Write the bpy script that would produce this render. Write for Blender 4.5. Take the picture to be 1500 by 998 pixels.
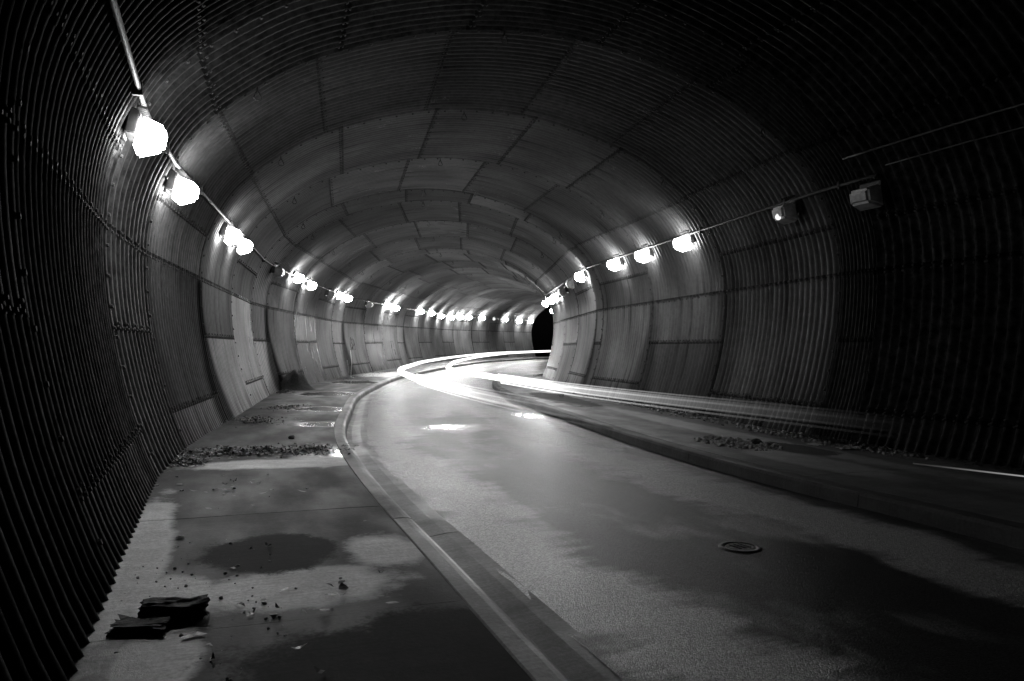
import bpy, bmesh, math, random
import numpy as np
from mathutils import Vector, Matrix, noise as mnoise

# ------------------------------------------------------------------ reset
for o in list(bpy.data.objects):
    bpy.data.objects.remove(o)
scn = bpy.context.scene
C = scn.collection
random.seed(7)
rng = np.random.default_rng(7)

# ------------------------------------------------------------------ camera
CAM_H, YAW, PITCH, ROLL = 1.436, 0.21358, 0.01071, 0.00861
cd = bpy.data.cameras.new('camera')
cam = bpy.data.objects.new('camera', cd)
C.objects.link(cam)
cd.sensor_fit = 'HORIZONTAL'
cd.sensor_width = 36.0
cd.lens = 27.0
cd.clip_start = 0.05
cd.clip_end = 2000
fw = Vector((math.sin(YAW) * math.cos(PITCH), math.cos(YAW) * math.cos(PITCH), math.sin(PITCH)))
rt = Vector((math.cos(YAW), -math.sin(YAW), 0))
up = rt.cross(fw)
rt2 = rt * math.cos(ROLL) + up * math.sin(ROLL)
up2 = up * math.cos(ROLL) - rt * math.sin(ROLL)
mw = Matrix(((rt2.x, up2.x, -fw.x), (rt2.y, up2.y, -fw.y), (rt2.z, up2.z, -fw.z)))
cam.matrix_world = Matrix.Translation((0, 0, CAM_H)) @ mw.to_4x4()
scn.camera = cam

# ------------------------------------------------------------------ night sky, moon-weak sun, exposure
world = bpy.data.worlds.new('World')
scn.world = world
world.use_nodes = True
wn = world.node_tree
wn.nodes.clear()
sky = wn.nodes.new('ShaderNodeTexSky')
sky.sky_type = 'NISHITA'
sky.sun_disc = False
sky.sun_elevation = math.radians(8)
sky.sun_rotation = math.radians(200)
bw = wn.nodes.new('ShaderNodeRGBToBW')
bg = wn.nodes.new('ShaderNodeBackground')
bg.inputs['Strength'].default_value = 0.0002
wo = wn.nodes.new('ShaderNodeOutputWorld')
wn.links.new(sky.outputs[0], bw.inputs[0])
wn.links.new(bw.outputs[0], bg.inputs[0])
wn.links.new(bg.outputs[0], wo.inputs[0])
sl = bpy.data.lights.new('moon', 'SUN')
sl.energy = 0.002
sl.angle = math.radians(0.5)
so = bpy.data.objects.new('moon', sl)
so.rotation_euler = (math.radians(82), 0, math.radians(-20))
C.objects.link(so)
scn.view_settings.view_transform = 'Standard'
scn.view_settings.look = 'None'
scn.view_settings.exposure = 0.5
scn.view_settings.gamma = 1.0
scn.view_settings.use_curve_mapping = False
scn.render.engine = 'CYCLES'
scn.cycles.max_bounces = 5
scn.cycles.diffuse_bounces = 2
scn.cycles.glossy_bounces = 2
scn.cycles.transparent_max_bounces = 16
scn.cycles.sample_clamp_indirect = 3.0
scn.cycles.sample_clamp_direct = 0.0
scn.cycles.use_adaptive_sampling = True
scn.cycles.adaptive_threshold = 0.02
scn.cycles.caustics_reflective = False
scn.cycles.caustics_refractive = False

TRAIL_STRENGTH = 0.8

# ------------------------------------------------------------------ layout of the tunnel axis
N0 = -9
POS = np.array([[8.544, -15.37], [7.967, -13.961], [6.849, -10.477], [5.73, -6.992], [4.611, -3.507], [4.259, -2.026],
 [3.693, 1.59], [3.127, 5.206], [2.561, 8.822], [2.443, 10.34], [2.443, 14.0], [2.443, 17.66], [2.443, 21.32],
 [2.56, 22.838], [3.12, 26.455], [3.681, 30.072], [4.242, 33.688], [4.577, 35.173], [5.625, 38.68], [6.673, 42.187],
 [7.721, 45.694], [8.195, 47.141], [9.428, 50.587], [10.66, 54.033], [11.893, 57.479], [12.574, 58.841], [14.592, 61.894],
 [16.61, 64.948], [18.628, 68.001], [19.556, 69.208], [21.991, 71.94], [24.426, 74.673], [26.861, 77.405],
 [27.951, 78.469], [30.742, 80.836]])
HD = np.array([-0.466, -0.3107, -0.3107, -0.3107, -0.3107, -0.1553, -0.1553, -0.1553, -0.1553, 0.0, 0.0, 0.0, 0.0,
 0.1538, 0.1538, 0.1538, 0.1538, 0.2903, 0.2903, 0.2903, 0.2903, 0.3435, 0.3435, 0.3435, 0.3435, 0.584, 0.584, 0.584,
 0.584, 0.7278, 0.7278, 0.7278, 0.7278, 0.8675, 0.8675])
ZZ = np.array([0.0] * 18 + [0.045, 0.09, 0.135, 0.153, 0.198, 0.243, 0.288, 0.307, 0.352, 0.397, 0.441, 0.46, 0.505,
 0.55, 0.595, 0.614, 0.658])
RING_L = 3.66
WEDGE_L = 1.523
PORTAL = 21                     # last seam of the tunnel
CORR = 0.034                    # half depth of a corrugation

def F(t, o, z=0.0):
    """point at ring coordinate t, offset o from the axis, height z above the floor"""
    t = min(max(t, N0), N0 + len(POS) - 1.001)
    k = int(math.floor(t - N0))
    f = t - N0 - k
    a = (POS[k, 0] + o * math.cos(HD[k]), POS[k, 1] - o * math.sin(HD[k]), ZZ[k])
    b = (POS[k + 1, 0] + o * math.cos(HD[k + 1]), POS[k + 1, 1] - o * math.sin(HD[k + 1]), ZZ[k + 1])
    return Vector((a[0] * (1 - f) + b[0] * f, a[1] * (1 - f) + b[1] * f, a[2] * (1 - f) + b[2] * f + z))

seg = np.hypot(*(POS[1:] - POS[:-1]).T)
SCUM = np.concatenate([[0], np.cumsum(seg)])
SCUM = SCUM - SCUM[-N0]         # s = 0 at seam 0
TI = np.arange(len(POS)) + N0
def t_of_s(s): return float(np.interp(s, SCUM, TI))
def s_of_t(t): return float(np.interp(t, TI, SCUM))
def G(s, o, z=0.0):
    """smooth version of F by arc length: pavements and kerbs follow a fair curve"""
    acc = Vector((0, 0, 0))
    for w, ds in ((.08, -3), (.14, -2), (.18, -1), (.2, 0), (.18, 1), (.14, 2), (.08, 3)):
        acc += F(t_of_s(s + ds), o, z) * w
    return acc
def heading(t):
    k = min(max(int(math.floor(t - N0)), 0), len(HD) - 2)
    return .5 * (HD[k] + HD[k + 1])

# arch profile: (half width, height) from the floor to the crown
PR = np.array([(4.28, -.25), (4.36, 0.0), (4.44, .18), (4.54, .42), (4.72, .97), (4.87, 1.69), (4.93, 2.3), (4.92, 2.75), (4.86, 3.15),
 (4.70, 3.60), (4.40, 4.12), (3.95, 4.56), (3.25, 5.06), (2.58, 5.37), (1.75, 5.64), (.9, 5.82), (0, 5.88)])
full = np.concatenate([PR * [-1, 1], PR[::-1][1:]])
# fair curve through the points (Catmull-Rom), then by arc length
def catmull(P, m=12):
    out = []
    n = len(P)
    for i in range(n - 1):
        p0, p1, p2, p3 = P[max(i - 1, 0)], P[i], P[i + 1], P[min(i + 2, n - 1)]
        for j in range(m):
            u = j / m
            out.append(.5 * ((2 * p1) + (-p0 + p2) * u + (2 * p0 - 5 * p1 + 4 * p2 - p3) * u * u + (-p0 + 3 * p1 - 3 * p2 + p3) * u ** 3))
    out.append(P[-1])
    return np.array(out)
AP = catmull(full)
AL = np.concatenate([[0], np.cumsum(np.hypot(*(AP[1:] - AP[:-1]).T))])
ATOT = AL[-1]
def arch(a):
    x = float(np.interp(a, AL, AP[:, 0])); z = float(np.interp(a, AL, AP[:, 1]))
    x1 = float(np.interp(a - .06, AL, AP[:, 0])); z1 = float(np.interp(a - .06, AL, AP[:, 1]))
    x2 = float(np.interp(a + .06, AL, AP[:, 0])); z2 = float(np.interp(a + .06, AL, AP[:, 1]))
    tx, tz = x2 - x1, z2 - z1
    l = math.hypot(tx, tz)
    return x, z, tz / l, -tx / l          # point and inward normal (towards the axis)
def arc_at_height(z, side):
    if side < 0:
        h = len(AP) // 2
        return float(np.interp(z, AP[:h, 1], AL[:h]))
    return ATOT - arc_at_height(z, -1)
def arc_at_x(x):
    h = (AP[:, 1] > 4.0)
    return float(np.interp(x, AP[h, 0], AL[h]))
def halfwidth(z): return -float(np.interp(z, AP[:len(AP) // 2, 1], AP[:len(AP) // 2, 0]))

# ------------------------------------------------------------------ helpers: materials
class NT:
    def __init__(s, name):
        s.m = bpy.data.materials.new(name); s.m.use_nodes = True
        s.t = s.m.node_tree; s.t.nodes.clear()
        s.out = s.n('ShaderNodeOutputMaterial')
    def n(s, kind, **kw):
        nd = s.t.nodes.new(kind)
        for k, v in kw.items():
            if k in ('op',): nd.operation = v
            elif hasattr(nd, k) and k not in ('inputs',): setattr(nd, k, v)
        return nd
    def l(s, a, b): s.t.links.new(a, b)
    def inp(s, nd, i, v):
        if isinstance(v, (int, float)):
            try: nd.inputs[i].default_value = v
            except TypeError: nd.inputs[i].default_value = (v, v, v) if len(nd.inputs[i].default_value) == 3 else (v, v, v, 1)
        elif isinstance(v, tuple): nd.inputs[i].default_value = v
        else: s.l(v, nd.inputs[i])
    def math(s, op, a, b=0.0, c=0.0, clamp=False):
        nd = s.n('ShaderNodeMath', op=op); nd.use_clamp = clamp
        s.inp(nd, 0, a); s.inp(nd, 1, b); s.inp(nd, 2, c)
        return nd.outputs[0]
    def noise(s, vec, scale, detail=4, rough=.55, dist=0.0):
        nd = s.n('ShaderNodeTexNoise'); s.l(vec, nd.inputs['Vector'])
        nd.inputs['Scale'].default_value = scale; nd.inputs['Detail'].default_value = detail
        nd.inputs['Roughness'].default_value = rough; nd.inputs['Distortion'].default_value = dist
        return nd.outputs['Fac']
    def ramp(s, v, a, b, lo=0.0, hi=1.0, smooth=True):
        nd = s.n('ShaderNodeMapRange')
        nd.interpolation_type = 'SMOOTHSTEP' if smooth else 'LINEAR'
        s.inp(nd, 'Value', v); s.inp(nd, 'From Min', a); s.inp(nd, 'From Max', b); s.inp(nd, 'To Min', lo); s.inp(nd, 'To Max', hi)
        return nd.outputs[0]
    def mapv(s, vec, scale=(1, 1, 1), loc=(0, 0, 0)):
        nd = s.n('ShaderNodeMapping'); s.l(vec, nd.inputs[0])
        nd.inputs['Scale'].default_value = scale; nd.inputs['Location'].default_value = loc
        return nd.outputs[0]
    def mix(s, f, a, b):
        # a*(1-f)+b*f on floats
        nd = s.n('ShaderNodeMix'); nd.data_type = 'FLOAT'
        s.inp(nd, 0, f); s.inp(nd, 2, a); s.inp(nd, 3, b)
        return nd.outputs[0]
    def grey(s, v):
        nd = s.n('ShaderNodeCombineColor'); s.l(v, nd.inputs[0]); s.l(v, nd.inputs[1]); s.l(v, nd.inputs[2])
        return nd.outputs[0]
    def bump(s, h, strength, dist=.01, normal=None):
        nd = s.n('ShaderNodeBump'); s.l(h, nd.inputs['Height'])
        s.inp(nd, 'Strength', strength); s.inp(nd, 'Distance', dist)
        if normal is not None: s.l(normal, nd.inputs['Normal'])
        return nd.outputs[0]
    def pbr(s, col, rough, metal=0.0, normal=None, spec=None, coat=None):
        p = s.n('ShaderNodeBsdfPrincipled')
        if isinstance(col, (int, float)): p.inputs['Base Color'].default_value = (col, col, col, 1)
        else: s.l(s.grey(col), p.inputs['Base Color'])
        s.inp(p, 'Roughness', rough); s.inp(p, 'Metallic', metal)
        if spec is not None: s.inp(p, 'Specular IOR Level', spec)
        if normal is not None: s.l(normal, p.inputs['Normal'])
        s.l(p.outputs[0], s.out.inputs[0])
        return s.m
    def obj_random(s): return s.n('ShaderNodeObjectInfo').outputs['Random']
    def coord(s, which='Object'): return s.n('ShaderNodeTexCoord').outputs[which]
    def uv(s, name):
        nd = s.n('ShaderNodeUVMap'); nd.uv_map = name
        return nd.outputs[0]
    def xyz(s, v):
        nd = s.n('ShaderNodeSeparateXYZ'); s.l(v, nd.inputs[0]); return nd.outputs

def simple(name, col, rough=.6, metal=0.0, nscale=8.0, var=.35, bump=0.0, bscale=40):
    g = NT(name); co = g.coord()
    v = g.noise(co, nscale, 5)
    c = g.math('MULTIPLY', g.ramp(v, .25, .75, 1 - var, 1 + var), col)
    nm = g.bump(g.noise(co, bscale, 4), bump, .02) if bump else None
    return g.pbr(c, rough, metal, nm)

# ---- corrugated steel plates: weathered zinc, dirt at the laps, rust runs, shade painted into the near rings
def plate_material():
    g = NT('weathered_steel_plate')
    u1 = g.xyz(g.uv('from_start')); u2 = g.xyz(g.uv('from_end'))
    geo = g.n('ShaderNodeNewGeometry'); wp = geo.outputs['Position']
    r = g.obj_random()
    fine = g.noise(wp, 9, 4, .65)
    big = g.noise(wp, .55, 1)
    uvr = g.uv('from_start')
    runs = g.noise(g.mapv(uvr, (5.5, .3, 1)), 1.0, 3, .6)
    speck = g.noise(wp, 38, 2, .7)
    lap = g.math('MINIMUM', u1[1], u2[1])
    rim = g.math('MINIMUM', u1[0], u2[0])
    lapn = g.math('ADD', lap, g.math('MULTIPLY', g.math('SUBTRACT', fine, .5), .16))
    rimn = g.math('ADD', rim, g.math('MULTIPLY', g.math('SUBTRACT', fine, .5), .12))
    d1 = g.math('MULTIPLY', g.ramp(lapn, .02, .10, .8, 0), g.ramp(g.xyz(wp)[2], 2.8, 4.6, 1.0, .6))
    d2 = g.math('MULTIPLY', g.ramp(rimn, .03, .13, .85, 0), g.ramp(g.xyz(wp)[2], 2.8, 4.6, 1.0, .55))
    # runs of rust below the laps (from_end y = metres below the upper lap on the walls)
    def prop(nm):
        q = g.n('ShaderNodeAttribute'); q.attribute_type = 'OBJECT'; q.attribute_name = nm
        return q.outputs['Fac']
    z = g.xyz(wp)[2]
    wide = g.ramp(z, .15, 2.3, 1.1, .42)
    wob = g.math('MULTIPLY', g.math('SUBTRACT', runs, .5), .35)
    def strip(dist, amount):
        q = g.math('DIVIDE', g.math('ADD', dist, wob), wide)
        return g.math('MULTIPLY', g.ramp(q, .4, 1.0, 1, 0), amount)
    d3 = g.math('MAXIMUM', strip(u1[0], prop('stain_start')), strip(u2[0], prop('stain_end')))
    d3 = g.math('MULTIPLY', d3, g.ramp(z, 2.45, 2.75, 1.0, .25), clamp=True)
    below = g.math('MULTIPLY', g.ramp(runs, .5, .75), g.ramp(lap, .05, .9, .55, 0))
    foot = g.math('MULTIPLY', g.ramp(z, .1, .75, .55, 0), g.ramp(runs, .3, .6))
    base = g.math('MULTIPLY', g.ramp(fine, .2, .8, .9, 1.1), g.ramp(r, 0, 1, .105, .175, False))
    base = g.math('MULTIPLY', base, g.ramp(big, .3, .7, .78, 1.2))
    base = g.math('MULTIPLY', base, g.ramp(runs, .35, .8, 1.06, .8))
    base = g.math('MULTIPLY', base, g.ramp(speck, .66, .74, 1.0, .45))
    # pale lime bloom in patches on the roof
    lime = g.math('MULTIPLY', g.ramp(g.noise(wp, 1.3, 4, .7), .62, .72), g.ramp(z, 4.6, 5.4))
    base = g.math('ADD', base, g.math('MULTIPLY', lime, g.ramp(speck, .45, .6, 0, .16)))
    for dd in (d1, d2, below, foot):
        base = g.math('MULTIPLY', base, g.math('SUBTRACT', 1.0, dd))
    base = g.math('MULTIPLY', base, g.math('SUBTRACT', 1.0, g.math('MULTIPLY', d3, .93)))
    rough = g.math('ADD', g.ramp(runs, .3, .7, -.06, .08), g.ramp(g.math('FRACT', g.math('MULTIPLY', r, 7.31)), 0, 1, .30, .52, False))
    ag = g.n('ShaderNodeAttribute'); ag.attribute_type = 'OBJECT'; ag.attribute_name = 'near_shade'
    near_shade = ag.outputs['Fac']
    base = g.math('MULTIPLY', base, g.math('SUBTRACT', 1.0, g.math('MULTIPLY', near_shade, g.ramp(fine, .2, .8, .85, .5))))
    rough = g.math('ADD', rough, g.math('MULTIPLY', g.math('MAXIMUM', d3, near_shade), .2), clamp=True)
    nm = g.bump(fine, .12, .01)
    return g.pbr(base, rough, g.math('SUBTRACT', .6, g.math('MULTIPLY', d3, .5)), nm, g.math('SUBTRACT', .4, g.math('MULTIPLY', g.math('MAXIMUM', d3, near_shade), .3)))
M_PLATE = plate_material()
M_BOLT = simple('rusty_bolt', .018, .8, 0.0)
M_CONDUIT = simple('galvanised_conduit', .055, .6, .2, 20, .3)
M_CABLE = simple('black_cable', .03, .5)
M_HOUSING = simple('lamp_housing', .05, .5, .3, 12, .3)
M_HOOK = simple('hook_wire', .012, .6)

def emissive(name, strength):
    g = NT(name); e = g.n('ShaderNodeEmission'); e.inputs[0].default_value = (1, 1, 1, 1)
    e.inputs[1].default_value = strength
    g.l(e.outputs[0], g.out.inputs[0]); return g.m
# lens strength graded by depth to steepen the falloff: weak near, strong far
M_LIT = {k: emissive('lit_lens_%d' % k, k) for k in (30, 50, 62, 230)}
M_LIT_DIM = emissive('lit_bulb_dim', .8)
def unlit_glass():
    g = NT('dead_lens'); co = g.coord()
    v = g.noise(co, 7, 3); return g.pbr(g.ramp(v, .3, .7, .2, .42), .3, 0, g.bump(v, .3, .03))
M_DEAD = unlit_glass()

# ---- asphalt: wet, worn in two wheel tracks
def ellipse(g, x, y, cx, cy, rx, ry, soft=.25, warp=None):
    dx = g.math('DIVIDE', g.math('SUBTRACT', x, cx), rx)
    dy = g.math('DIVIDE', g.math('SUBTRACT', y, cy), ry)
    d = g.math('SQRT', g.math('ADD', g.math('MULTIPLY', dx, dx), g.math('MULTIPLY', dy, dy)))
    if warp is not None: d = g.math('ADD', d, warp)
    return g.ramp(d, 1 - soft, 1 + soft, 1, 0)
def road_material():
    g = NT('wet_asphalt')
    uv = g.uv('UVMap'); s, o, _ = g.xyz(uv)
    wp = g.n('ShaderNodeNewGeometry').outputs['Position']
    st = g.noise(g.mapv(uv, (.28, 1.3, 1)), 1.0, 5, .6)
    st2 = g.noise(g.mapv(uv, (2.2, .35, 1)), 1.0, 5, .65)
    grain = g.noise(wp, 75, 3, .7)
    agg = g.n('ShaderNodeTexVoronoi'); g.l(wp, agg.inputs['Vector']); agg.inputs['Scale'].default_value = 120
    cells = g.n('ShaderNodeSeparateColor'); g.l(agg.outputs['Color'], cells.inputs[0])
    ow = g.math('ADD', o, g.math('ADD', g.math('MULTIPLY', g.math('SUBTRACT', st, .5), 1.3), g.math('MULTIPLY', g.math('SUBTRACT', st2, .5), 1.35)))
    # water lies as a smooth film along the gutter and between the wheel tracks
    trk1 = g.ramp(g.math('ABSOLUTE', g.math('SUBTRACT', ow, -1.80)), .16, .52, 1, 0)
    trk2 = g.ramp(g.math('ABSOLUTE', g.math('SUBTRACT', ow, .80)), .18, .62, 1, 0)
    gen = g.ramp(g.noise(g.mapv(uv, (.5, .9, 1)), 1.0, 4), .52, .66)
    trk = g.math('MAXIMUM', g.math('MAXIMUM', trk1, trk2), g.math('MULTIPLY', gen, .55))
    film = g.math('SUBTRACT', 1.0, trk)
    stv = g.noise(g.mapv(uv, (7, 1.1, 1)), 1.0, 4, .65)
    pud = g.math('MAXIMUM', ellipse(g, s, o, 5.5, 1.35, .55, .28, .5, g.math('MULTIPLY', g.math('SUBTRACT', stv, .5), 3.2)), ellipse(g, s, o, 3.2, -.65, .4, .38, .5, g.math('MULTIPLY', g.math('SUBTRACT', stv, .5), 3.2)))
    col = g.math('MULTIPLY', g.math('MULTIPLY', g.ramp(grain, .3, .7, .6, 1.4), g.ramp(cells.outputs[0], 0, 1, .2, 2.1, False)), .15)
    col = g.math('MULTIPLY', col, g.mix(film, 1.0, .2))
    rough = g.mix(film, .37, .36)
    rough = g.math('ADD', rough, g.math('MULTIPLY', g.math('SUBTRACT', st, .5), .2))
    rough = g.mix(pud, rough, .13)
    h = g.math('ADD', g.math('MULTIPLY', g.math('SUBTRACT', cells.outputs[1], g.math('MULTIPLY', agg.outputs['Distance'], 1.2)), .8), g.math('MULTIPLY', grain, .06))
    bs = g.mix(film, 1.0, .3)
    bs = g.mix(pud, bs, .01)
    nm = g.bump(h, bs, .012)
    return g.pbr(col, rough, 0, nm, g.mix(g.math('SUBTRACT', film, pud, 0.0, True), 1.0, .12))
M_ROAD = road_material()

# ---- concrete pavement: damp, with dry silt patches that have their own outline
def concrete(name, base, dryc=2.2, patches=(), wetpatches=(), pools=(), r0=.5, bumpk=.25):
    g = NT(name)
    uv = g.uv('UVMap'); s, o, _ = g.xyz(uv)
    wp = g.n('ShaderNodeNewGeometry').outputs['Position']
    n1 = g.noise(wp, 3.2, 6, .6); n2 = g.noise(wp, 45, 4, .6); n3 = g.noise(g.mapv(uv, (.9, 2.2, 1)), 1.0, 4)
    brush = g.noise(g.mapv(uv, (40, 1.2, 1)), 1.0, 3)
    warp = g.math('ADD', g.math('MULTIPLY', g.math('SUBTRACT', n1, .5), 1.3), g.math('MULTIPLY', g.math('SUBTRACT', n2, .5), .35))
    dry = None
    for p in patches:
        e = ellipse(g, s, o, *p, .22, warp)
        dry = e if dry is None else g.math('MAXIMUM', dry, e)
    wet = None
    for p in wetpatches:
        e = ellipse(g, s, o, *p, .12, g.math('MULTIPLY', warp, .7))
        wet = e if wet is None else g.math('MAXIMUM', wet, e)
    if wet is not None and dry is not None: dry = g.math('MULTIPLY', dry, g.math('SUBTRACT', 1.0, wet))
    col = g.math('MULTIPLY', g.ramp(n1, .25, .75, .7, 1.3), base)
    col = g.math('MULTIPLY', col, g.ramp(n2, .3, .7, .8, 1.2))
    col = g.math('MULTIPLY', col, g.ramp(brush, .3, .7, .88, 1.12))
    rough = g.ramp(n3, .3, .7, r0 - .06, r0 + .16)
    bstr = bumpk; spec = .16
    if dry is not None:
        col = g.math('MULTIPLY', col, g.mix(dry, 1.0, dryc))
        rough = g.mix(dry, rough, .5)
        spec = g.mix(dry, .16, .7)
        bstr = g.mix(dry, bumpk, .8)
    if wet is not None:
        col = g.math('MULTIPLY', col, g.mix(wet, 1.0, .4))
        rough = g.mix(wet, rough, .75)
        spec = g.mix(wet, spec, .12)
    for p in pools:
        e = ellipse(g, s, o, *p, .25, warp)
        rough = g.mix(e, rough, .14); spec = g.mix(e, spec, .7); bstr = g.mix(e, bstr, .03)
    h = g.math('ADD', n2, g.math('MULTIPLY', g.noise(wp, 160, 2), .5))
    return g.pbr(col, rough, 0, g.bump(h, bstr, .006), spec)
# patches: (s, offset, half length along the tunnel, half width)
M_PAVE_L = concrete('left_pavement_concrete', .035, dryc=14.0,
    pools=((2.85, -2.75, .42, .45), (6.1, -2.85, .6, .55), (11.3, -3.0, .9, .8), (18.2, -3.1, 1.2, .9), (-.5, -2.66, .42, .3)),
    patches=((-5.6, -3.5, .34, .58), (-4.5, -4.32, 1.7, .17), (-5.55, -4.1, .4, .25), (-6.4, -4.1, .45, .16), (-4.95, -2.88, .40, .23),
             (-.7, -2.75, .85, .42), (-1.25, -3.3, .3, .9), (26, -3.2, 2.5, 1)),
    wetpatches=((-4.8, -3.55, .45, .42), (-6.9, -2.9, .75, 1.05)))
M_PAVE_R = concrete('right_pavement_concrete', .10, patches=((-2.6, 2.6, 1.4, .35), (1, 3.3, 5, .3)), wetpatches=((-1.5, 3.2, .8, .35), (9, 3.0, 3, .5)), r0=.48)
M_KERB = concrete('kerb_concrete', .13, r0=.4, bumpk=.3)
M_KERB_R = concrete('dark_kerb_concrete', .045, r0=.55, bumpk=.5)
M_GUTTER = concrete('gutter_concrete', .18, r0=.36, bumpk=.25)

M_EARTH = simple('night_ground', .05, .9, 0, 1.5, .5, .4, 6)
M_BED = simple('gravel_bed', .05, .9, 0, 6, .4)
M_LEAF = simple('dead_leaf', .05, .4, 0, 30, .95)
M_STONE = simple('rubble_stone', .24, .7, 0, 14, .5, .4, 50)
M_PAPER = simple('crumpled_paper', .62, .6, 0, 10, .15)
M_WOOD = simple('charred_timber', .03, .7, 0, 20, .6, .6, 30)
M_SOIL = simple('dark_soil', .018, .85, 0, 18, .6, .9, 25)
M_IRON = simple('cast_iron', .035, .4, .6, 30, .4, .4, 80)
M_INK = simple('marker_paint', .02, .6)

# ------------------------------------------------------------------ helpers: objects
def link(name, me, mat=None, parent=None):
    if mat is not None and len(me.materials) == 0: me.materials.append(mat)
    o = bpy.data.objects.new(name, me); C.objects.link(o)
    if parent is not None: o.parent = parent
    return o
def mesh(name, verts, faces, smooth=False):
    me = bpy.data.meshes.new(name); me.from_pydata([tuple(v) for v in verts], [], faces)
    if smooth: me.polygons.foreach_set('use_smooth', [True] * len(me.polygons))
    me.update(); return me
def empty(name, loc=(0, 0, 0), rot=(0, 0, 0)):
    o = bpy.data.objects.new(name, None); o.empty_display_size = .2
    o.location = loc; o.rotation_euler = rot; C.objects.link(o); return o
def tag(o, label=None, cat=None, group=None, kind=None):
    if label: o['label'] = label
    if cat: o['category'] = cat
    if group: o['group'] = group
    if kind: o['kind'] = kind
    return o
def tube_data(pts, r, sides=8, verts=None, faces=None):
    verts = [] if verts is None else verts; faces = [] if faces is None else faces
    b = len(verts); n = len(pts)
    rr = r if hasattr(r, '__len__') else [r] * n
    for i, p in enumerate(pts):
        d = (Vector(pts[min(i + 1, n - 1)]) - Vector(pts[max(i - 1, 0)])).normalized()
        ref = Vector((0, 0, 1)) if abs(d.z) < .9 else Vector((1, 0, 0))
        a = d.cross(ref).normalized(); c = a.cross(d)
        for j in range(sides):
            q = 2 * math.pi * j / sides
            verts.append(tuple(Vector(p) + a * (rr[i] * math.cos(q)) + c * (rr[i] * math.sin(q))))
    for i in range(n - 1):
        for j in range(sides):
            k = (j + 1) % sides
            faces.append((b + i * sides + j, b + i * sides + k, b + (i + 1) * sides + k, b + (i + 1) * sides + j))
    faces.append(tuple(b + j for j in range(sides))[::-1])
    faces.append(tuple(b + (n - 1) * sides + j for j in range(sides)))
    return verts, faces
def tube(name, pts, r, mat, parent=None, sides=8):
    v, f = tube_data(pts, r, sides)
    return link(name, mesh(name, v, f, True), mat, parent)
def box_into(bm, lo, hi, taper=None):
    """box from lo to hi; taper shrinks the +y face by (x, zlow, zhigh)"""
    x0, y0, z0 = lo; x1, y1, z1 = hi
    tx, tl, th = taper or (0, 0, 0)
    vs = [bm.verts.new(p) for p in ((x0, y0, z0), (x1, y0, z0), (x1, y0, z1), (x0, y0, z1),
          (x0 + tx, y1, z0 + tl), (x1 - tx, y1, z0 + tl), (x1 - tx, y1, z1 - th), (x0 + tx, y1, z1 - th))]
    for q in ((0, 1, 2, 3), (5, 4, 7, 6), (0, 4, 5, 1), (1, 5, 6, 2), (2, 6, 7, 3), (3, 7, 4, 0)):
        bm.faces.new([vs[i] for i in q])
    return vs
def bm_mesh(name, bm, bevel=0.0, segs=2, smooth=False):
    bmesh.ops.recalc_face_normals(bm, faces=bm.faces)
    if bevel: bmesh.ops.bevel(bm, geom=list(bm.edges), offset=bevel, segments=segs, affect='EDGES')
    me = bpy.data.meshes.new(name); bm.to_mesh(me); bm.free()
    if smooth: me.polygons.foreach_set('use_smooth', [True] * len(me.polygons))
    return me

# ------------------------------------------------------------------ the ground outside (night)
v = []; f = []
NG = 24
for i in range(NG + 1):
    for j in range(NG + 1):
        x = -600 + 1200 * i / NG; y = -600 + 1200 * j / NG
        v.append((x, y, -.45))
for i in range(NG):
    for j in range(NG):
        a = i * (NG + 1) + j; f.append((a, a + NG + 1, a + NG + 2, a + 1))
tag(link('ground', mesh('ground', v, f), M_EARTH), kind='structure')

# ------------------------------------------------------------------ the tunnel: rings of lapped corrugated plates
tunnel = empty('tunnel', F(0, 0, 0))
tag(tunnel, 'arched road tunnel of lapped corrugated steel plates bending to the right', 'tunnel')
bpy.context.view_layer.update()
TINV = Matrix.Translation(-Vector(F(0, 0, 0)))
def seam_arcs(kind):
    if kind == 'low':
        a = [arc_at_height(z, -1) for z in (.62, 2.59, 3.35, 4.45)] + [arc_at_x(x) for x in (-2.83, -1.08, .74, 2.48)] + [arc_at_height(z, 1) for z in (4.45, 3.35, 2.59, .62)]
    else:
        a = [arc_at_height(z, -1) for z in (1.62, 2.59, 4.45)] + [arc_at_x(x) for x in (-2.58, -.84, 1.0, 2.72)] + [arc_at_height(z, 1) for z in (4.45, 2.59, 1.62)]
    return [0.0] + a + [ATOT]
def ring_frame(n):
    """maps (fraction along ring, offset, z) to coordinates local to seam n"""
    return None
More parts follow.
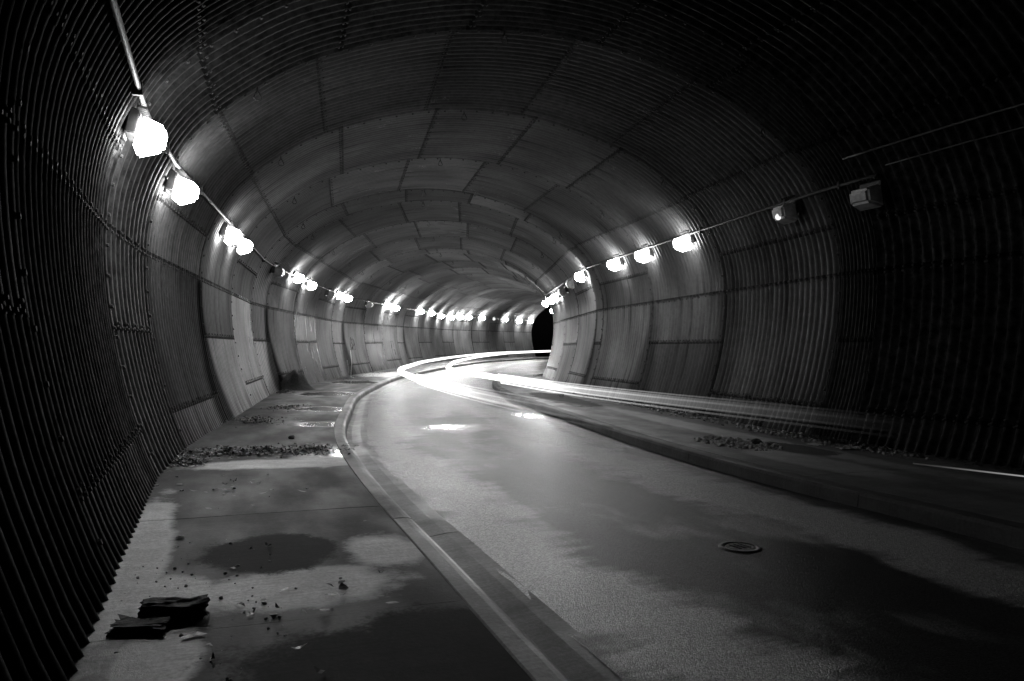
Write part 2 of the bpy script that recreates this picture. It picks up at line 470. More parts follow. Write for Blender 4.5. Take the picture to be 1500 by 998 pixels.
def plate_mesh(name, a0, a1, ncorr, samp, lift, pfun, da=.2, lapa=.05, lapc=.5, length=RING_L):
    """pfun(frac, offset, z) -> local point; corrugated sheet from arc a0 to a1"""
    na = max(3, int(math.ceil((a1 - a0) / da)))
    lo, hi = a0 - (lapa if a0 > 0 else 0), a1 + (lapa if a1 < ATOT else 0)
    arcs = np.linspace(lo, hi, na + 1)
    f0, f1 = -lapc / ncorr, 1 + lapc / ncorr
    nc = int(round((ncorr + 2 * lapc) * samp))
    fr = np.linspace(f0, f1, nc + 1)
    verts = []; u1 = []; u2 = []
    for a in arcs:
        x, z, nx, nz = arch(a)
        for q in fr:
            dpt = CORR * math.cos(2 * math.pi * ncorr * q) + lift
            verts.append(pfun(q, x + nx * dpt, z + nz * dpt))
            u1.append(((q - f0) * length, a - lo)); u2.append(((f1 - q) * length, hi - a))
    W = nc + 1
    faces = [(i * W + j, i * W + j + 1, (i + 1) * W + j + 1, (i + 1) * W + j) for i in range(na) for j in range(nc)]
    me = mesh(name, verts, faces, True)
    for nm, uu in (('from_start', u1), ('from_end', u2)):
        lay = me.uv_layers.new(name=nm)
        idx = np.zeros(len(me.loops), dtype=np.int32); me.loops.foreach_get('vertex_index', idx)
        lay.data.foreach_set('uv', np.array(uu, dtype=np.float32)[idx].ravel())
    me.materials.append(M_PLATE)
    return me
def straight_fun(q, o, z): return (o, q * RING_L, z)
def bolts_mesh(name, kind, ncorr, pfun, length):
    """bolt heads along the laps of one ring, two to a corrugation, and round its first seam"""
    verts = []; faces = []
    def head(q, a, depth, r=.017, h=.014):
        x, z, nx, nz = arch(a)
        e1 = .0
        b = len(verts)
        for lvl, rr in ((0, r), (h, r * .85)):
            for j in range(6):
                t = j * math.pi / 3
                aa = rr * math.cos(t); qq = q + rr * math.sin(t) / length
                tx, tz = -nz, nx
                verts.append(pfun(qq, x + nx * (depth + lvl) + tx * aa, z + nz * (depth + lvl) + tz * aa))
        faces.append(tuple(b + 6 + j for j in range(6)))
        for j in range(6):
            k = (j + 1) % 6; faces.append((b + j, b + k, b + 6 + k, b + 6 + j))
    for a in seam_arcs(kind)[1:-1]:
        for c in range(ncorr):
            head((c + .0) / ncorr + .0, a - .025, CORR + .017)
            head((c + .5) / ncorr, a + .028, -CORR + .017)
            if c % 2: head((c + .0) / ncorr, a + .028, CORR + .017)
    a = .35
    while a < ATOT - .3:
        head(0.0, a, CORR + .018, .02, .018); a += .3
    return mesh(name, verts, faces)
cache = {}
GRADE = 0.01233
for n in range(-9, PORTAL):
    wedge = ((n + 1) % 4 == 0)
    kind = 'low' if n % 2 == 0 else 'mid'
    seams = seam_arcs(kind)
    k = n - N0
    if wedge:
        ncorr = 10
        h0, h1 = HD[k], HD[k + 1]
        dp = POS[k + 1] - POS[k]; dz = ZZ[k + 1] - ZZ[k]
        loc_dx = dp[0] * math.cos(h0) - dp[1] * math.sin(h0); loc_dy = dp[0] * math.sin(h0) + dp[1] * math.cos(h0)
        dh = h1 - h0
        def pf(q, o, z, A=loc_dx, B=loc_dy, D=dh, Z=dz):
            return (o * (1 - q) + (A + o * math.cos(D)) * q, (B - o * math.sin(D)) * q, z + Z * q)
        rot = (0, 0, -h0); length = WEDGE_L
    else:
        ncorr = 24; pf = straight_fun; length = RING_L
        rot = (GRADE if k >= 17 else 0, 0, -HD[k])
    samp = 8 if n < 4 else (6 if n < 9 else 4)
    da = .16 if n < 4 else .24
    if n < -3:                                  # behind the camera: one joined part, nothing of it is in the picture
        for a0, a1 in zip(seams[:-1:3], seams[3::3] + ([ATOT] if (len(seams) - 1) % 3 else [])):
            key = ('back', wedge, kind, round(a0, 2)) if not wedge else ('back', n, round(a0, 2))
            if key not in cache: cache[key] = plate_mesh('plate', a0, a1, ncorr, 4, .005, pf, .4, .05, .5, length)
            o = link('lining_behind', cache[key], None, tunnel)
            o.location = TINV @ Vector((POS[k, 0], POS[k, 1], ZZ[k])); o.rotation_euler = rot; o['kind'] = 'stuff'
        continue
    for i, (a0, a1) in enumerate(zip(seams[:-1], seams[1:])):
        key = (n if wedge else kind, i, samp)
        if key not in cache:
            cache[key] = plate_mesh('plate', a0, a1, ncorr, samp, .005 * (i % 2) + .010 * (n % 2), pf, da, .05, .5, length)
        o = link('plate', cache[key], None, tunnel)
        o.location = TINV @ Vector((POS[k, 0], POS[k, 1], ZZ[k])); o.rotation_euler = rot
        am = .5 * (a0 + a1)
        left, right = am < ATOT * .3, am > ATOT * .7
        def st(k_):
            if left: return {0: .5, 1: 1.0, 4: 1.0, 8: .7, 12: .5}.get(k_, 0.0)
            if right: return {0: .4, 1: .4, 2: .6, 4: .6}.get(k_, 0.0)
            return 0.0
        o['stain_start'] = st(n); o['stain_end'] = st(n + 1)
        o['near_shade'] = {-3: 1.2, -2: 1.2, -1: 1.0, 0: .55, 1: .2}.get(n, 0.0)  # shade put into the plate colour, deepest in the rings nearest the camera
    if n < 11:
        key = ('bolts', n if wedge else kind)
        if key not in cache: cache[key] = bolts_mesh('bolt_heads', kind, ncorr, pf, length)
        o = link('bolt_heads', cache[key], M_BOLT, tunnel)
        o.location = TINV @ Vector((POS[k, 0], POS[k, 1], ZZ[k])); o.rotation_euler = rot; o['kind'] = 'stuff'

# ------------------------------------------------------------------ road, gutter, kerbs, pavements
S_A, S_B = s_of_t(-4.6), s_of_t(23.5)
S_P = s_of_t(PORTAL) + 1.0
ge_t = [-5, -2.46, -2.09, -1.49, -.8, .3, .96, 1.87, 3, 4.03, 5.9, 8.3, 11, 24]
ge_o = [-2.30, -2.25, -2.18, -2.14, -2.10, -2.14, -2.12, -1.98, -1.84, -1.76, -1.80, -1.85, -1.75, -1.7]
GE_S = [s_of_t(t) for t in ge_t]
def gut_edge(s): return float(np.interp(s, GE_S, ge_o))
re_t = [-5, -1.86, -1.39, -.96, .385, 1.65, 2.64, 4.12, 5.3, 6.3, 7.4, 8.0, 8.6, 9.1]
re_o = [1.60, 1.62, 1.62, 1.68, 1.80, 1.92, 2.04, 2.06, 1.93, 2.05, 2.45, 2.85, 3.8, 4.9]
RE_S = [s_of_t(t) for t in re_t]
def smoothed(fn, s, w=1.2): return sum(fn(s + d) for d in (-w, -w / 2, 0, w / 2, w)) / 5
def road_edge(s): return smoothed(lambda q: float(np.interp(q, RE_S, re_o)), s, .6)
def gutter_edge(s): return smoothed(gut_edge, s)

def strip_mesh(name, ss, section, closed_ends=True, smooth=False):
    """sweep a cross-section: section(s) -> list of (offset, z); uv = (s, offset)"""
    verts = []; uvs = []; faces = []
    m = None
    for s in ss:
        sec = section(s)
        m = len(sec)
        for o, z in sec:
            verts.append(tuple(G(s, o, z))); uvs.append((s, o))
    for i in range(len(ss) - 1):
        for j in range(m - 1):
            faces.append((i * m + j, i * m + j + 1, (i + 1) * m + j + 1, (i + 1) * m + j))
    if closed_ends:
        faces.append(tuple(range(m))); b = (len(ss) - 1) * m
        faces.append(tuple(b + j for j in reversed(range(m))))
    me = mesh(name, verts, faces, smooth)
    bm = bmesh.new(); bm.from_mesh(me); bmesh.ops.recalc_face_normals(bm, faces=bm.faces); bm.to_mesh(me); bm.free()
    lay = me.uv_layers.new(name='UVMap')
    idx = np.zeros(len(me.loops), dtype=np.int32); me.loops.foreach_get('vertex_index', idx)
    lay.data.foreach_set('uv', np.array(uvs, dtype=np.float32)[idx].ravel())
    return me
def frange(a, b, step):
    n = max(2, int(math.ceil((b - a) / step)) + 1)
    return list(np.linspace(a, b, n))

def road_section(s):
    g0 = gutter_edge(s) ; r0 = min(road_edge(s) + .03, 4.75)
    out = []
    for i in range(25):
        q = i / 24; o = g0 + (r0 - g0) * q
        z = .035 * (1 - (2 * q - 1) ** 2)
        # ragged, slightly lifted asphalt edge on the gutter
        p = G(s, o) if i == 0 else None
        if i == 0: o += .03 * (mnoise.noise((p.x * 6, p.y * 6, 0)))
        z += .006 * mnoise.noise((s * .9, o * 2.1, 3.0))
        out.append((o, z + (.008 if i == 0 else .004)))
    return out
road = link('road', strip_mesh('road', frange(S_A, S_B, .16), road_section, False, True), M_ROAD)
tag(road, kind='structure')

# beds under the pavements carry the slabs and kerbs
bedL = link('left_pavement', strip_mesh('left_pavement', frange(S_A, S_P, .6),
    lambda s: [(-5.0, -.3), (-5.0, .05), (gutter_edge(s) - .5, .05), (gutter_edge(s) - .3, -.08), (gutter_edge(s) + .15, -.08), (gutter_edge(s) + .15, -.3)]), M_BED)
tag(bedL, kind='structure')
S_N = s_of_t(9.0)
bedR = link('right_pavement', strip_mesh('right_pavement', frange(S_A, S_N, .6),
    lambda s: [(min(road_edge(s) + .05, 4.9), -.3), (min(road_edge(s) + .05, 4.9), .05), (5.0, .05), (5.0, -.3)]), M_BED)
tag(bedR, kind='structure')
def pieces(name, parent, mat, a, b, length, section, step, gap=.0035, smooth=False):
    n = max(1, int(round((b - a) / length)))
    for i in range(n):
        s0 = a + (b - a) * i / n + gap; s1 = a + (b - a) * (i + 1) / n - gap
        dz = random.uniform(-.0015, .0015)
        o = link(name, strip_mesh(name, frange(s0, s1, step), lambda s: [(x, z + dz) for x, z in section(s)], True, smooth), mat, parent)
def slabL(s):
    e = gutter_edge(s) - .484
    out = [(-4.97, .02), (-4.97, .148)]
    for i in range(1, 10):
        o = -4.97 + (e + 4.97) * i / 10
        out.append((o, .152 + .008 * mnoise.noise((s * .8, o * 1.3, 9.0))))
    return out + [(e - .008, .15), (e, .142), (e, .02)]
pieces('slab', bedL, M_PAVE_L, S_A, S_P, 2.45, slabL, .14)
def kerbL(s):
    e = gutter_edge(s)
    return [(e - .482, -.06), (e - .482, .142), (e - .474, .15), (e - .385, .15), (e - .355, .146), (e - .332, .136), (e - .314, .118), (e - .304, .09), (e - .285, -.06)]
pieces('kerb_stone', bedL, M_KERB, S_A, S_P, 3.05, kerbL, .2)
def gutL(s):
    e = gutter_edge(s)
    return [(e - .284, -.05), (e - .284, .0), (e - .2, -.012), (e - .06, .006), (e + .05, .009), (e + .05, -.05)]
pieces('gutter_slab', bedL, M_GUTTER, S_A, S_P, 3.05, gutL, .2)
def kerbR(s):
    e = min(road_edge(s), 4.7)
    return [(e - .0, -.05), (e + .012, .115), (e + .03, .142), (e + .055, .15), (e + .19, .15), (e + .195, .142), (e + .195, .0)]
pieces('kerb_stone', bedR, M_KERB_R, S_A, S_N, 3.05, kerbR, .15)
def slabR(s):
    e = min(road_edge(s) + .205, 4.92)
    out = [(e, .02), (e, .142), (e + .008, .15)]
    for i in range(1, 8):
        o = e + .01 + (4.97 - e) * i / 8
        out.append((o, .152 + .006 * mnoise.noise((s * .8, o * 1.3, 5.0))))
    return out + [(4.99, .15), (4.99, .02)]
pieces('slab', bedR, M_PAVE_R, S_A, S_N, 2.45, slabR, .14)

# ------------------------------------------------------------------ conduits and cables on the walls
def wall_run(name, label, cat, t0, t1, side, z, stand, r, mat, sag=0.0):
    pts = []
    nst = int((t1 - t0) * 6) + 2
    for i in range(nst):
        t = t0 + (t1 - t0) * i / (nst - 1)
        zz = z - sag * abs(math.sin(t * 2.1))
        pts.append(F(t, side * (halfwidth(z) - stand), zz))
    return tag(tube(name, pts, r, mat), label, cat)
cL = wall_run('conduit', 'grey steel conduit linking the lamps along the left wall', 'conduit', -4.2, 20.9, -1, 3.72, .09, .024, M_CONDUIT)
cR = wall_run('conduit', 'grey steel conduit linking the lamps along the right wall', 'conduit', -1.1, 20.9, 1, 3.84, .09, .024, M_CONDUIT)
wall_run('cable', 'upper of the two dark cables high on the right wall', 'cable', -5, -.95, 1, 4.16, .07, .014, M_CABLE, .02)
wall_run('cable', 'lower of the two dark cables high on the right wall', 'cable', -5, -1.15, 1, 3.95, .07, .010, M_CABLE, .02)
# clamps of the conduits
for cond, side, z, t0 in ((cL, -1, 3.72, -3.7), (cR, 1, 3.84, -.6)):
    t = t0
    while t < 9:
        p = F(t, side * (halfwidth(z) - .085), z)
        bm = bmesh.new(); box_into(bm, (-.02, -.055, -.06), (.02, .035, .06))
        me = bm_mesh('clamp', bm, .008, 1)
        o = link('clamp', me, M_CONDUIT, cond); o.location = p
        o.rotation_euler = (0, 0, -heading(t) + (math.pi / 2 if side > 0 else -math.pi / 2))
        t += .83

# ------------------------------------------------------------------ lamps
def lamp_meshes():
    # local frame: x along the wall, y away from the wall, z up; origin in the middle of the lens
    bm = bmesh.new(); box_into(bm, (-.20, -.20, -.06), (.20, -.10, .19), (.015, .01, .02))
    housing = bm_mesh('housing', bm, .012, 2)
    bm = bmesh.new(); box_into(bm, (-.225, -.098, -.20), (.225, .135, .128), (.06, .11, .03))
    lens = bm_mesh('lens', bm, .034, 2)
    bm = bmesh.new(); box_into(bm, (-.09, -.235, -.09), (.09, -.202, .12))
    plate = bm_mesh('back_plate', bm, .006, 1)
    bm = bmesh.new()
    for x in (-.13, -.065, 0, .065, .13): box_into(bm, (x - .004, -.15, .205), (x + .004, -.06, .235))
    fins = bm_mesh('cooling_fins', bm)
    bm = bmesh.new(); box_into(bm, (-.018, -.13, -.10), (.018, -.10, -.05))
    latch = bm_mesh('latch', bm, .004, 1)
    return housing, lens, plate, fins, latch
LM = lamp_meshes()
def lens_mesh(mat):
    me = LM[1].copy(); me.materials.clear(); me.materials.append(mat); return me
LENS = {k: lens_mesh(m) for k, m in M_LIT.items()}
LENS['dead'] = lens_mesh(M_DEAD)
def bulb_mesh():
    bm = bmesh.new()
    bmesh.ops.create_uvsphere(bm, u_segments=14, v_segments=10, radius=.05)
    me = bm_mesh('bulb', bm, 0, 2, True); me.materials.append(M_LIT_DIM); return me
BULB = bulb_mesh()
def lamp(t, side, z, state, label, group):
    hw = halfwidth(z)
    p = F(t, side * (hw - .27), z)
    h = heading(t)
    # y axis points to the tunnel axis
    rz = -h - math.pi / 2 if side < 0 else -h + math.pi / 2
    e = empty('wall_lamp', p, (0, 0, rz))
    # lean with the wall so that the lamp faces slightly down
    e.rotation_euler = (math.radians(-11 if state != 'x' else 0), 0, rz)
    tag(e, label, 'wall lamp', group)
    link('housing', LM[0], M_HOUSING, e)
    link('lens', LENS[state], None, e)
    link('back_plate', LM[2], M_HOUSING, e)
    link('cooling_fins', LM[3], M_HOUSING, e)
    link('latch', LM[4], M_CONDUIT, e)
    return e
ORD = ['first', 'second', 'third', 'fourth', 'fifth', 'sixth', 'seventh', 'eighth', 'ninth', 'tenth', 'eleventh', 'twelfth', 'thirteenth',
       'fourteenth', 'fifteenth', 'sixteenth', 'seventeenth', 'eighteenth', 'nineteenth', 'twentieth', 'twenty-first', 'twenty-second']
LEFT = [(-1.06, 3.44, 1), (.08, 3.46, 1), (1.24, 3.48, 1), (1.68, 3.50, 1), (3.70, 3.58, 0), (4.56, 3.66, 1), (5.16, 3.60, 1), (6.28, 3.56, 0),
        (6.78, 3.66, 1), (7.50, 3.66, 1), (8.84, 3.56, 0), (9.92, 3.68, 1), (10.42, 3.64, 1), (12.70, 3.68, 1), (13.54, 3.68, 1), (14.44, 3.56, 1),
        (15.40, 3.56, 1), (16.14, 3.64, 1), (16.58, 3.66, 1), (17.32, 3.70, 1), (18.04, 3.70, 0), (18.80, 3.72, 1), (20.10, 3.64, 1), (20.72, 3.70, 1)]
RIGHT = [(-1.06, 3.58, 0), (.20, 3.66, 2), (1.24, 3.68, 1), (1.84, 3.68, 1), (2.38, 3.68, 1), (4.06, 3.66, 1), (4.68, 3.62, 0), (5.34, 3.54, 0), (6.00, 3.50, 1),
         (6.42, 3.48, 1), (8.6, 3.62, 1), (12.36, 3.68, 1), (13.18, 3.68, 1)]
for side, lst in ((-1, LEFT), (1, RIGHT)):
    w = 'left' if side < 0 else 'right'
    nl = nd = 0
    for t, z, st in lst:
        if st == 1:
            nl += 1
            lab = f'glowing white wall lamp, {ORD[nl - 1]} lit one along the {w} wall from the camera'
        elif st == 0:
            nd += 1
            lab = f'unlit grey wall lamp, {ORD[nd - 1]} dark one along the {w} wall from the camera'
        else:
            lab = 'broken wall lamp on the right wall with a small dim bulb showing'
        power = 'dead'
        if st == 1: power = 50 if t < 1 else 30 if t < 3 else 62 if t < 8.5 else 230
        e = lamp(t, side, z, power, lab, 'wall lamps in the tunnel')
        if st == 2:
            b = link('bulb', BULB, None, e); b.location = (.0, .12, -.06)

# ------------------------------------------------------------------ wire hooks hanging from the roof seams
def hook_mesh():
    v, f = [], []
    pts = [(0, 0, .02), (0, 0, -.07), (.03, 0, -.12), (.055, 0, -.17), (.04, 0, -.2), (-.02, 0, -.2), (-.045, 0, -.17), (-.02, 0, -.11), (.01, 0, -.06)]
    tube_data(pts, .009, 5, v, f)
    b = len(v)
    return mesh('ceiling_hook', v, f, True)
HK = hook_mesh(); HK.materials.append(M_HOOK)
hk = 0
for n in range(0, 12):
    for o, nm in ((-3.49, 'left'), (-.35, 'middle'), (3.42, 'right')):
        a = arc_at_x(o) if nm == 'middle' else (arc_at_height(4.83, -1 if o < 0 else 1))
        x, z, nx, nz = arch(a)
        ob = bpy.data.objects.new('ceiling_hook', HK); C.objects.link(ob)
        ob.location = F(n, x + nx * .02, z + nz * .02)
        ob.rotation_euler = (0, 0, -HD[n - N0] + random.uniform(-.4, .4))
        tag(ob, f'dark wire hook in the {nm} row under the roof, {ORD[n]} from the camera', 'hook', 'wire hooks under the roof')

# ------------------------------------------------------------------ light trails of the car that drove through
def trail_material():
    g = NT('headlight_trail')
    s = g.xyz(g.uv('UVMap'))[0]
    fade = g.ramp(s, s_of_t(-2.15), s_of_t(1.5), .0, 1.0, False)
    e = g.n('ShaderNodeEmission'); e.inputs[0].default_value = (1, 1, 1, 1)
    g.l(g.math('MULTIPLY', g.math('POWER', fade, 2.8), TRAIL_STRENGTH), e.inputs[1])
    tr = g.n('ShaderNodeBsdfTransparent')
    ad = g.n('ShaderNodeAddShader'); g.l(e.outputs[0], ad.inputs[0]); g.l(tr.outputs[0], ad.inputs[1])
    g.l(ad.outputs[0], g.out.inputs[0]); return g.m
M_TRAIL = trail_material()
M_TRAIL.cycles.emission_sampling = 'FRONT'
def trail(name, parent, ofun, z, r, s0, s1, dz=0.0, do=0.0):
    ss = frange(s0, s1, .45); pts = [G(s, ofun(s) + do, z + dz) for s in ss]
    v, f = tube_data(pts, r, 6)
    me = mesh(name, v, f, True)
    lay = me.uv_layers.new(name='UVMap')
    idx = np.zeros(len(me.loops), dtype=np.int32); me.loops.foreach_get('vertex_index', idx)
    su = np.repeat(np.array(ss, dtype=np.float32), 6)
    uv = np.stack([su, np.zeros_like(su)], 1)
    lay.data.foreach_set('uv', uv[idx].ravel())
    return link(name, me, M_TRAIL, parent)
TL_S = [s_of_t(t) for t in (-5, -2, -1.2, 0, 1.1, 2.7, 4.3, 6.3, 9.8, 13, 16, 24)]
TL_O = [-.5, -.55, -.72, -.75, -1.02, -1.1, -.95, -.95, -1.1, -.95, -.75, -.7]
TR_S = TL_S
TR_O = [1.5, 1.45, 1.35, 1.05, .8, .47, .36, .42, .2, .3, .5, .6]
def ol(s): return smoothed(lambda q: float(np.interp(q, TL_S, TL_O)), s, 2)
def orr(s): return smoothed(lambda q: float(np.interp(q, TR_S, TR_O)), s, 2)
for fn, lab, seed in ((ol, 'thick white headlight trail sweeping round the bend, nearer the left kerb', 1), (orr, 'white headlight trail sweeping round the bend, nearer the right wall', 2)):
    root = empty('light_trail', G(s_of_t(2), fn(s_of_t(2)), 0))
    tag(root, lab, 'light trail', 'light trails on the road')
    bpy.context.view_layer.update()
    inv = root.matrix_world.inverted()
    rr = random.Random(seed)
    parts = [trail('core', None, fn, .82, .066, s_of_t(-2.3), s_of_t(22.5))]
    for i in range(4):
        parts.append(trail('strand', None, fn, .82, rr.uniform(.006, .012), s_of_t(-2.3), s_of_t(1.5), -.10 + .06 * i, rr.uniform(-.05, .05)))
    for p_ in parts:
        p_.parent = root; p_.matrix_parent_inverse = inv

g = NT('low_streak'); e = g.n('ShaderNodeEmission'); e.inputs[0].default_value = (1, 1, 1, 1)
g.l(g.ramp(g.xyz(g.uv('UVMap'))[0], -3.5, -5.2, .02, .35), e.inputs[1]); g.l(e.outputs[0], g.out.inputs[0]); M_STREAK = g.m
sk = trail('light_trail', None, lambda s: 3.35 - (s + 3.45) * .33, .2, .008, -8.0, -3.45)
sk.data = sk.data.copy(); sk.data.materials.clear(); sk.data.materials.append(M_STREAK)
tag(sk, 'thin straight white light trail low along the near right wall foot', 'light trail', 'light trails on the road')

# ------------------------------------------------------------------ litter and rubble
def scatter_leaves(name, label, spots, count, seed):
    r = random.Random(seed); v = []; f = []
    for _ in range(count):
        s, o, rs, ro, hgt = r.choice(spots)
        a = r.uniform(0, 6.28); d = abs(r.gauss(0, .62))
        ss = s + rs * d * math.cos(a); oo = o + ro * d * math.sin(a)
        oo = max(-4.42, min(4.42, oo))
        p = G(ss, oo, .158 + r.random() ** 2 * hgt * max(0, 1 - d * .8))
        L_ = r.uniform(.035, .09); w = L_ * r.uniform(.35, .65); yaw = r.uniform(0, 6.28)
        tilt = r.uniform(-.5, .5); curl = r.uniform(-.02, .03)
        cy, sy = math.cos(yaw), math.sin(yaw)
        b = len(v)
        for (x, y, z) in ((-L_ / 2, 0, curl), (-L_ * .1, w / 2, .006), (L_ * .2, w * .4, .004), (L_ / 2, 0, curl * .7), (L_ * .2, -w * .4, .004), (-L_ * .1, -w / 2, .006)):
            z2 = z + x * tilt * .5 + abs(x * tilt * .5)
            v.append((p.x + x * cy - y * sy, p.y + x * sy + y * cy, p.z + z2))
        f += [(b, b + 1, b + 5), (b + 1, b + 2, b + 4, b + 5), (b + 2, b + 3, b + 4)]
    o = link(name, mesh(name, v, f), M_LEAF)
    return tag(o, label, 'leaf litter', None, 'stuff')
def S(t): return s_of_t(t)
scatter_leaves('leaf_litter', 'dark wet leaves strewn across the left pavement and wall foot',
    [(S(-.2), -3.95, .38, .55, .07), (S(-.2), -3.5, .32, .6, .05), (S(-.2), -2.95, .4, .4, .012), (S(-.6), -4.3, .35, .2, .05), (S(.95), -3.95, .6, .4, .06),
     (S(1.75), -3.6, .7, .35, .04), (S(3.6), -4.25, .8, .25, .06), (S(6.5), -3.9, 2.2, .5, .04), (S(9), -3.7, 4, .6, .04)], 5200, 3)
scatter_leaves('leaf_litter', 'sparse leaf scraps over the near left pavement',
    [(S(-2.2), -3.6, 1.6, .8, .004), (S(-1.3), -3.8, 1.0, .7, .004)], 70, 5)
scatter_leaves('leaf_litter', 'dead leaves banked along the foot of the right wall',
    [(S(1.5), 4.15, 4.5, .25, .06), (S(-.6), 4.2, 2.0, .2, .05), (S(-2), 4.25, 2.5, .16, .04), (S(8.3), 4.3, 1.0, .25, .08)], 4200, 4)
def stone_mesh(r, seed, flat=.7):
    bm = bmesh.new(); bmesh.ops.create_icosphere(bm, subdivisions=2, radius=r)
    q = random.Random(seed); off = Vector((q.uniform(0, 50), q.uniform(0, 50), q.uniform(0, 50)))
    for vv in bm.verts:
        k = 1 + .55 * mnoise.noise(vv.co / r * .9 + off) + .2 * mnoise.noise(vv.co / r * 2.3 + off)
        vv.co = Vector((vv.co.x * k, vv.co.y * k * .85, vv.co.z * k * flat))
    return bm_mesh('stone', bm)
def rubble(name, label, spots, count, seed):
    r = random.Random(seed); proto = []
    for i in range(5):
        me = stone_mesh(1.0, seed * 10 + i); proto.append(([tuple(x.co) for x in me.vertices], [tuple(p.vertices) for p in me.polygons]))
    v = []; f = []
    for _ in range(count):
        s, o, rs, ro = r.choice(spots); a = r.uniform(0, 6.28); d = math.sqrt(r.random())
        oo = max(-4.4, min(4.4, o + ro * d * math.sin(a)))
        k = (.007 + .034 * r.random() ** 3) if seed != 12 else (.002 + .010 * r.random() ** 3)
        p = G(s + rs * d * math.cos(a), oo, .152 + k * .35)
        pv, pf_ = r.choice(proto); yaw = r.uniform(0, 6.28); c, s_ = math.cos(yaw), math.sin(yaw); b = len(v)
        for x, y, z in pv: v.append((p.x + k * (x * c - y * s_), p.y + k * (x * s_ + y * c), p.z + k * z))
        f += [tuple(b + i for i in q) for q in pf_]
    return tag(link(name, mesh(name, v, f), M_STONE), label, 'rubble', None, 'stuff')
rubble('rubble', 'small stones and grit lying along the foot of the right wall',
       [(S(1.2), 4.1, 4.5, .3), (S(-.5), 4.1, 2.2, .3), (S(-.55), 2.75, .9, .45), (S(8.4), 4.2, 1.2, .35)], 1300, 11)
rubble('rubble', 'grit and pebbles scattered among the leaves on the left pavement',
       [(S(-.2), -3.2, .5, .8), (S(.9), -3.6, .7, .6), (S(-2.1), -3.9, 1.2, .45), (S(6), -3.6, 3, .7)], 500, 12)
# single pieces
def rock(label, t, o, r, seed, mat=M_STONE, name='stone', cat='stone', z=.15, flat=.7):
    me = stone_mesh(r, seed, flat)
    ob = link(name, me, mat); ob.location = G(S(t), o, z + r * flat * .55); ob.rotation_euler = (0, 0, seed * 1.3)
    return tag(ob, label, cat)
rock('pale stone lying on the right pavement below the bend, leftmost of three', 2.68, 3.27, .085, 21)
rock('pale stone close to the right wall behind two others', 3.02, 3.95, .075, 22)
rock('pale stone on the right pavement, rightmost of three by the bend', 2.58, 3.85, .09, 23)
rock('pale stone among the leaves at the foot of the right wall', 1.0, 4.2, .085, 24)
rock('small dark clod on the right pavement beside the grit patch', -.62, 3.0, .08, 25, M_SOIL, 'clod', 'clod', .15, .6)
rock('small dark clod alone on the middle of the left pavement', .25, -3.2, .05, 26, M_SOIL, 'clod', 'clod')
# crumpled sheet of paper
def paper(label, t, o, r, seed):
    bm = bmesh.new(); n = 9; q = random.Random(seed); vs = []
    for i in range(n):
        for j in range(n):
            x = (i / (n - 1) - .5) * 2; y = (j / (n - 1) - .5) * 2
            h = .35 * abs(mnoise.noise((x * 1.6 + seed, y * 1.6, .3))) + .55 * max(0, .6 - math.hypot(x * .8, y))
            vs.append(bm.verts.new((x * r * (1 + .25 * mnoise.noise((x, y, seed))), y * r * .7, h * r)))
    for i in range(n - 1):
        for j in range(n - 1):
            bm.faces.new((vs[i * n + j], vs[(i + 1) * n + j], vs[(i + 1) * n + j + 1], vs[i * n + j + 1]))
    bmesh.ops.solidify(bm, geom=list(bm.faces), thickness=.003)
    ob = link('crumpled_paper', bm_mesh('crumpled_paper', bm), M_PAPER)
    ob.location = G(S(t), o, .158); ob.rotation_euler = (0, 0, seed)
    return tag(ob, label, 'litter')
paper('crumpled pale paper bag lying by the foot of the right wall', -1.08, 3.85, .13, 3)
paper('flat scrap of pale paper beside the crumpled bag', -.85, 3.7, .09, 5)
paper('pale scrap of litter at the far left wall foot', 6.6, -3.85, .16, 8)
paper('tiny pale scrap near the left wall on the near pavement', -1.75, -4.1, .035, 2)
# broken timber lying near the camera
def timber(label, t, o, size, rz, seed, tilt=0):
    bm = bmesh.new(); bmesh.ops.create_cube(bm, size=1)
    bmesh.ops.subdivide_edges(bm, edges=list(bm.edges), cuts=7, use_grid_fill=True)
    for vv in bm.verts:
        end = abs(vv.co.x) * 2
        nse = mnoise.noise(Vector((vv.co.x * 3, vv.co.y * 6, vv.co.z * 6)) + Vector((seed, 0, 0)))
        vv.co = Vector((vv.co.x * size[0] * (1 + .35 * nse * end), vv.co.y * size[1] * (1 + .55 * nse), vv.co.z * size[2] * (1 + .6 * nse + .25 * mnoise.noise(Vector((vv.co.x * 9, vv.co.y * 9, seed))))))
    ob = link('broken_timber', bm_mesh('broken_timber', bm), M_WOOD)
    ob.location = G(S(t), o, .155 + size[2] * .5); ob.rotation_euler = (0, tilt, rz)
    return tag(ob, label, 'timber')
timber('rough dark block of broken timber on the near left pavement', -2.19, -4.06, (.26, .12, .075), .12, 4, .05)
timber('flat dark piece of timber beside the rough block, nearer the wall', -2.225, -4.19, (.22, .13, .04), -.1, 9)
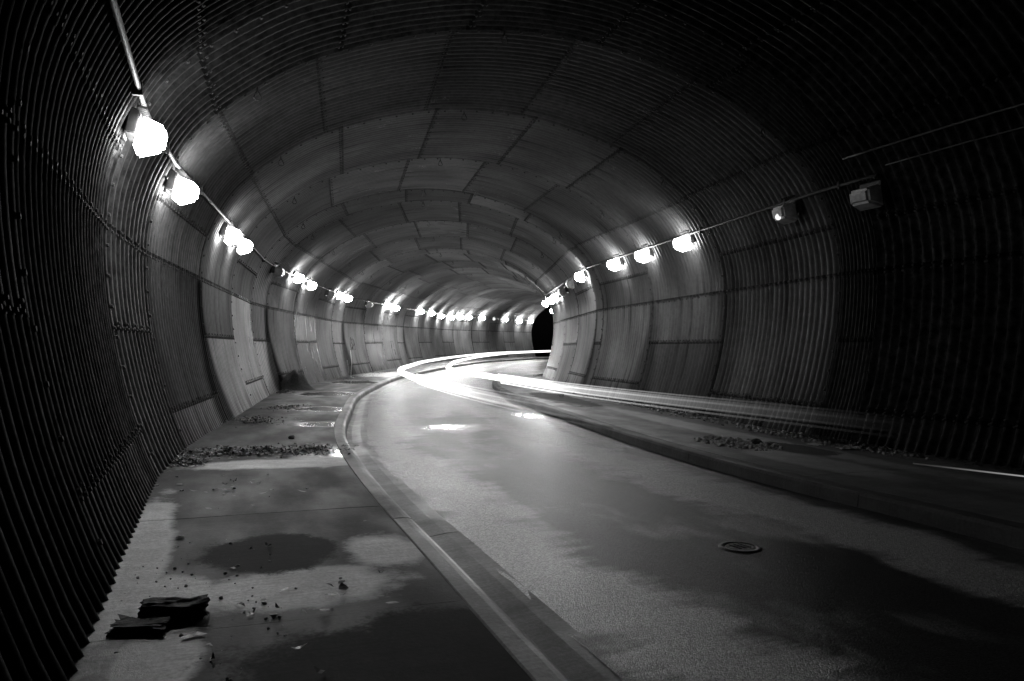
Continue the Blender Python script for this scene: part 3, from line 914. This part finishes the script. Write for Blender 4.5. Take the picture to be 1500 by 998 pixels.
# dark soil heap at the wall foot
def heap(label, t, o, rx, ry, h, seed):
    bm = bmesh.new(); n = 22; vs = []
    for i in range(n):
        for j in range(n):
            x = (i / (n - 1) - .5) * 2; y = (j / (n - 1) - .5) * 2; d = math.hypot(x, y)
            z = h * (math.cos(math.pi * min(d, 1)) + 1) / 2 * (1 + .5 * mnoise.noise((x * 3 + seed, y * 3, 1))) - .02 * (d > .95)
            vs.append(bm.verts.new((x * rx, y * ry, z)))
    for i in range(n - 1):
        for j in range(n - 1):
            bm.faces.new((vs[i * n + j], vs[(i + 1) * n + j], vs[(i + 1) * n + j + 1], vs[i * n + j + 1]))
    ob = link('soil_heap', bm_mesh('soil_heap', bm, 0, 2, True), M_SOIL)
    ob.location = G(S(t), o, .15); ob.rotation_euler = (0, 0, -heading(t))
    return tag(ob, label, 'heap')
heap('black heap of soil against the left wall below the dark seam', 4.2, -4.25, .65, .85, .62, 2)
# small iron cover in the road
cv = empty('valve_cover', G(S(-2.04), -.40, .036)); cv.rotation_euler = (0, 0, .3)
tag(cv, 'small round iron cover set into the asphalt of the lane', 'cover')
bm = bmesh.new(); bmesh.ops.create_cone(bm, cap_ends=True, segments=28, radius1=.10, radius2=.10, depth=.02)
o = link('lid', bm_mesh('lid', bm, .003, 1), M_IRON, cv); o.location.z = .0
v, f = [], []
for i in range(32):
    a = 2 * math.pi * i / 32
    for r_, z_ in ((.112, -.01), (.114, .012), (.14, .012), (.165, -.012)): v.append((r_ * math.cos(a), r_ * math.sin(a), z_))
for i in range(32):
    k = (i + 1) % 32
    for j in range(3): f.append((i * 4 + j, k * 4 + j, k * 4 + j + 1, i * 4 + j + 1))
link('frame', mesh('frame', v, f, True), M_IRON, cv)
for x in (-.045, 0, .045):
    bm = bmesh.new(); box_into(bm, (x - .008, -.06, .011), (x + .008, .06, .017)); link('rib', bm_mesh('rib', bm, .002, 1), M_IRON, cv)
# thin sticks leaning on the left wall far along
for tt, o_, h_, lab in ((6.55, -3.95, .75, 'thin upright stick on the left pavement beside pale litter'), (7.3, -4.25, 1.15, 'pale bent rod leaning on the left wall far along')):
    p = G(S(tt), o_, .15)
    tag(tube('stick', [p, p + Vector((.03, 0, h_ * .5)), p + Vector((-.03, .05, h_))], .014, M_PAPER if 'pale bent' in lab else M_STONE), lab, 'stick')

# ------------------------------------------------------------------ scrawled graffiti on the left wall
def scrawl(label, t, z, w, h, seed, n=4):
    r = random.Random(seed); v, f = [], []
    for k in range(n):
        pts = []
        x, y = r.uniform(-.4, .4), r.uniform(-.4, .4); dx, dy = r.uniform(-1, 1), r.uniform(-1, 1)
        for i in range(16):
            dx += r.uniform(-.9, .9); dy += r.uniform(-.9, .9); l = math.hypot(dx, dy); dx /= l; dy /= l
            x = max(-.5, min(.5, x + dx * .12)); y = max(-.5, min(.5, y + dy * .12))
            zz = z + y * h
            pts.append(F(t + x * w / RING_L, -(halfwidth(zz) - .035), zz))
        tube_data(pts, .012, 4, v, f)
    return tag(link('graffiti', mesh('graffiti', v, f), M_INK), label, 'graffiti')
scrawl('dark scrawled graffiti tag on the left wall, the larger and nearer one', 8.35, 1.75, .8, .9, 3, 5)
scrawl('faint scrawled graffiti lower on the left wall, the farther one', 10.6, 1.3, .7, .8, 8, 4)
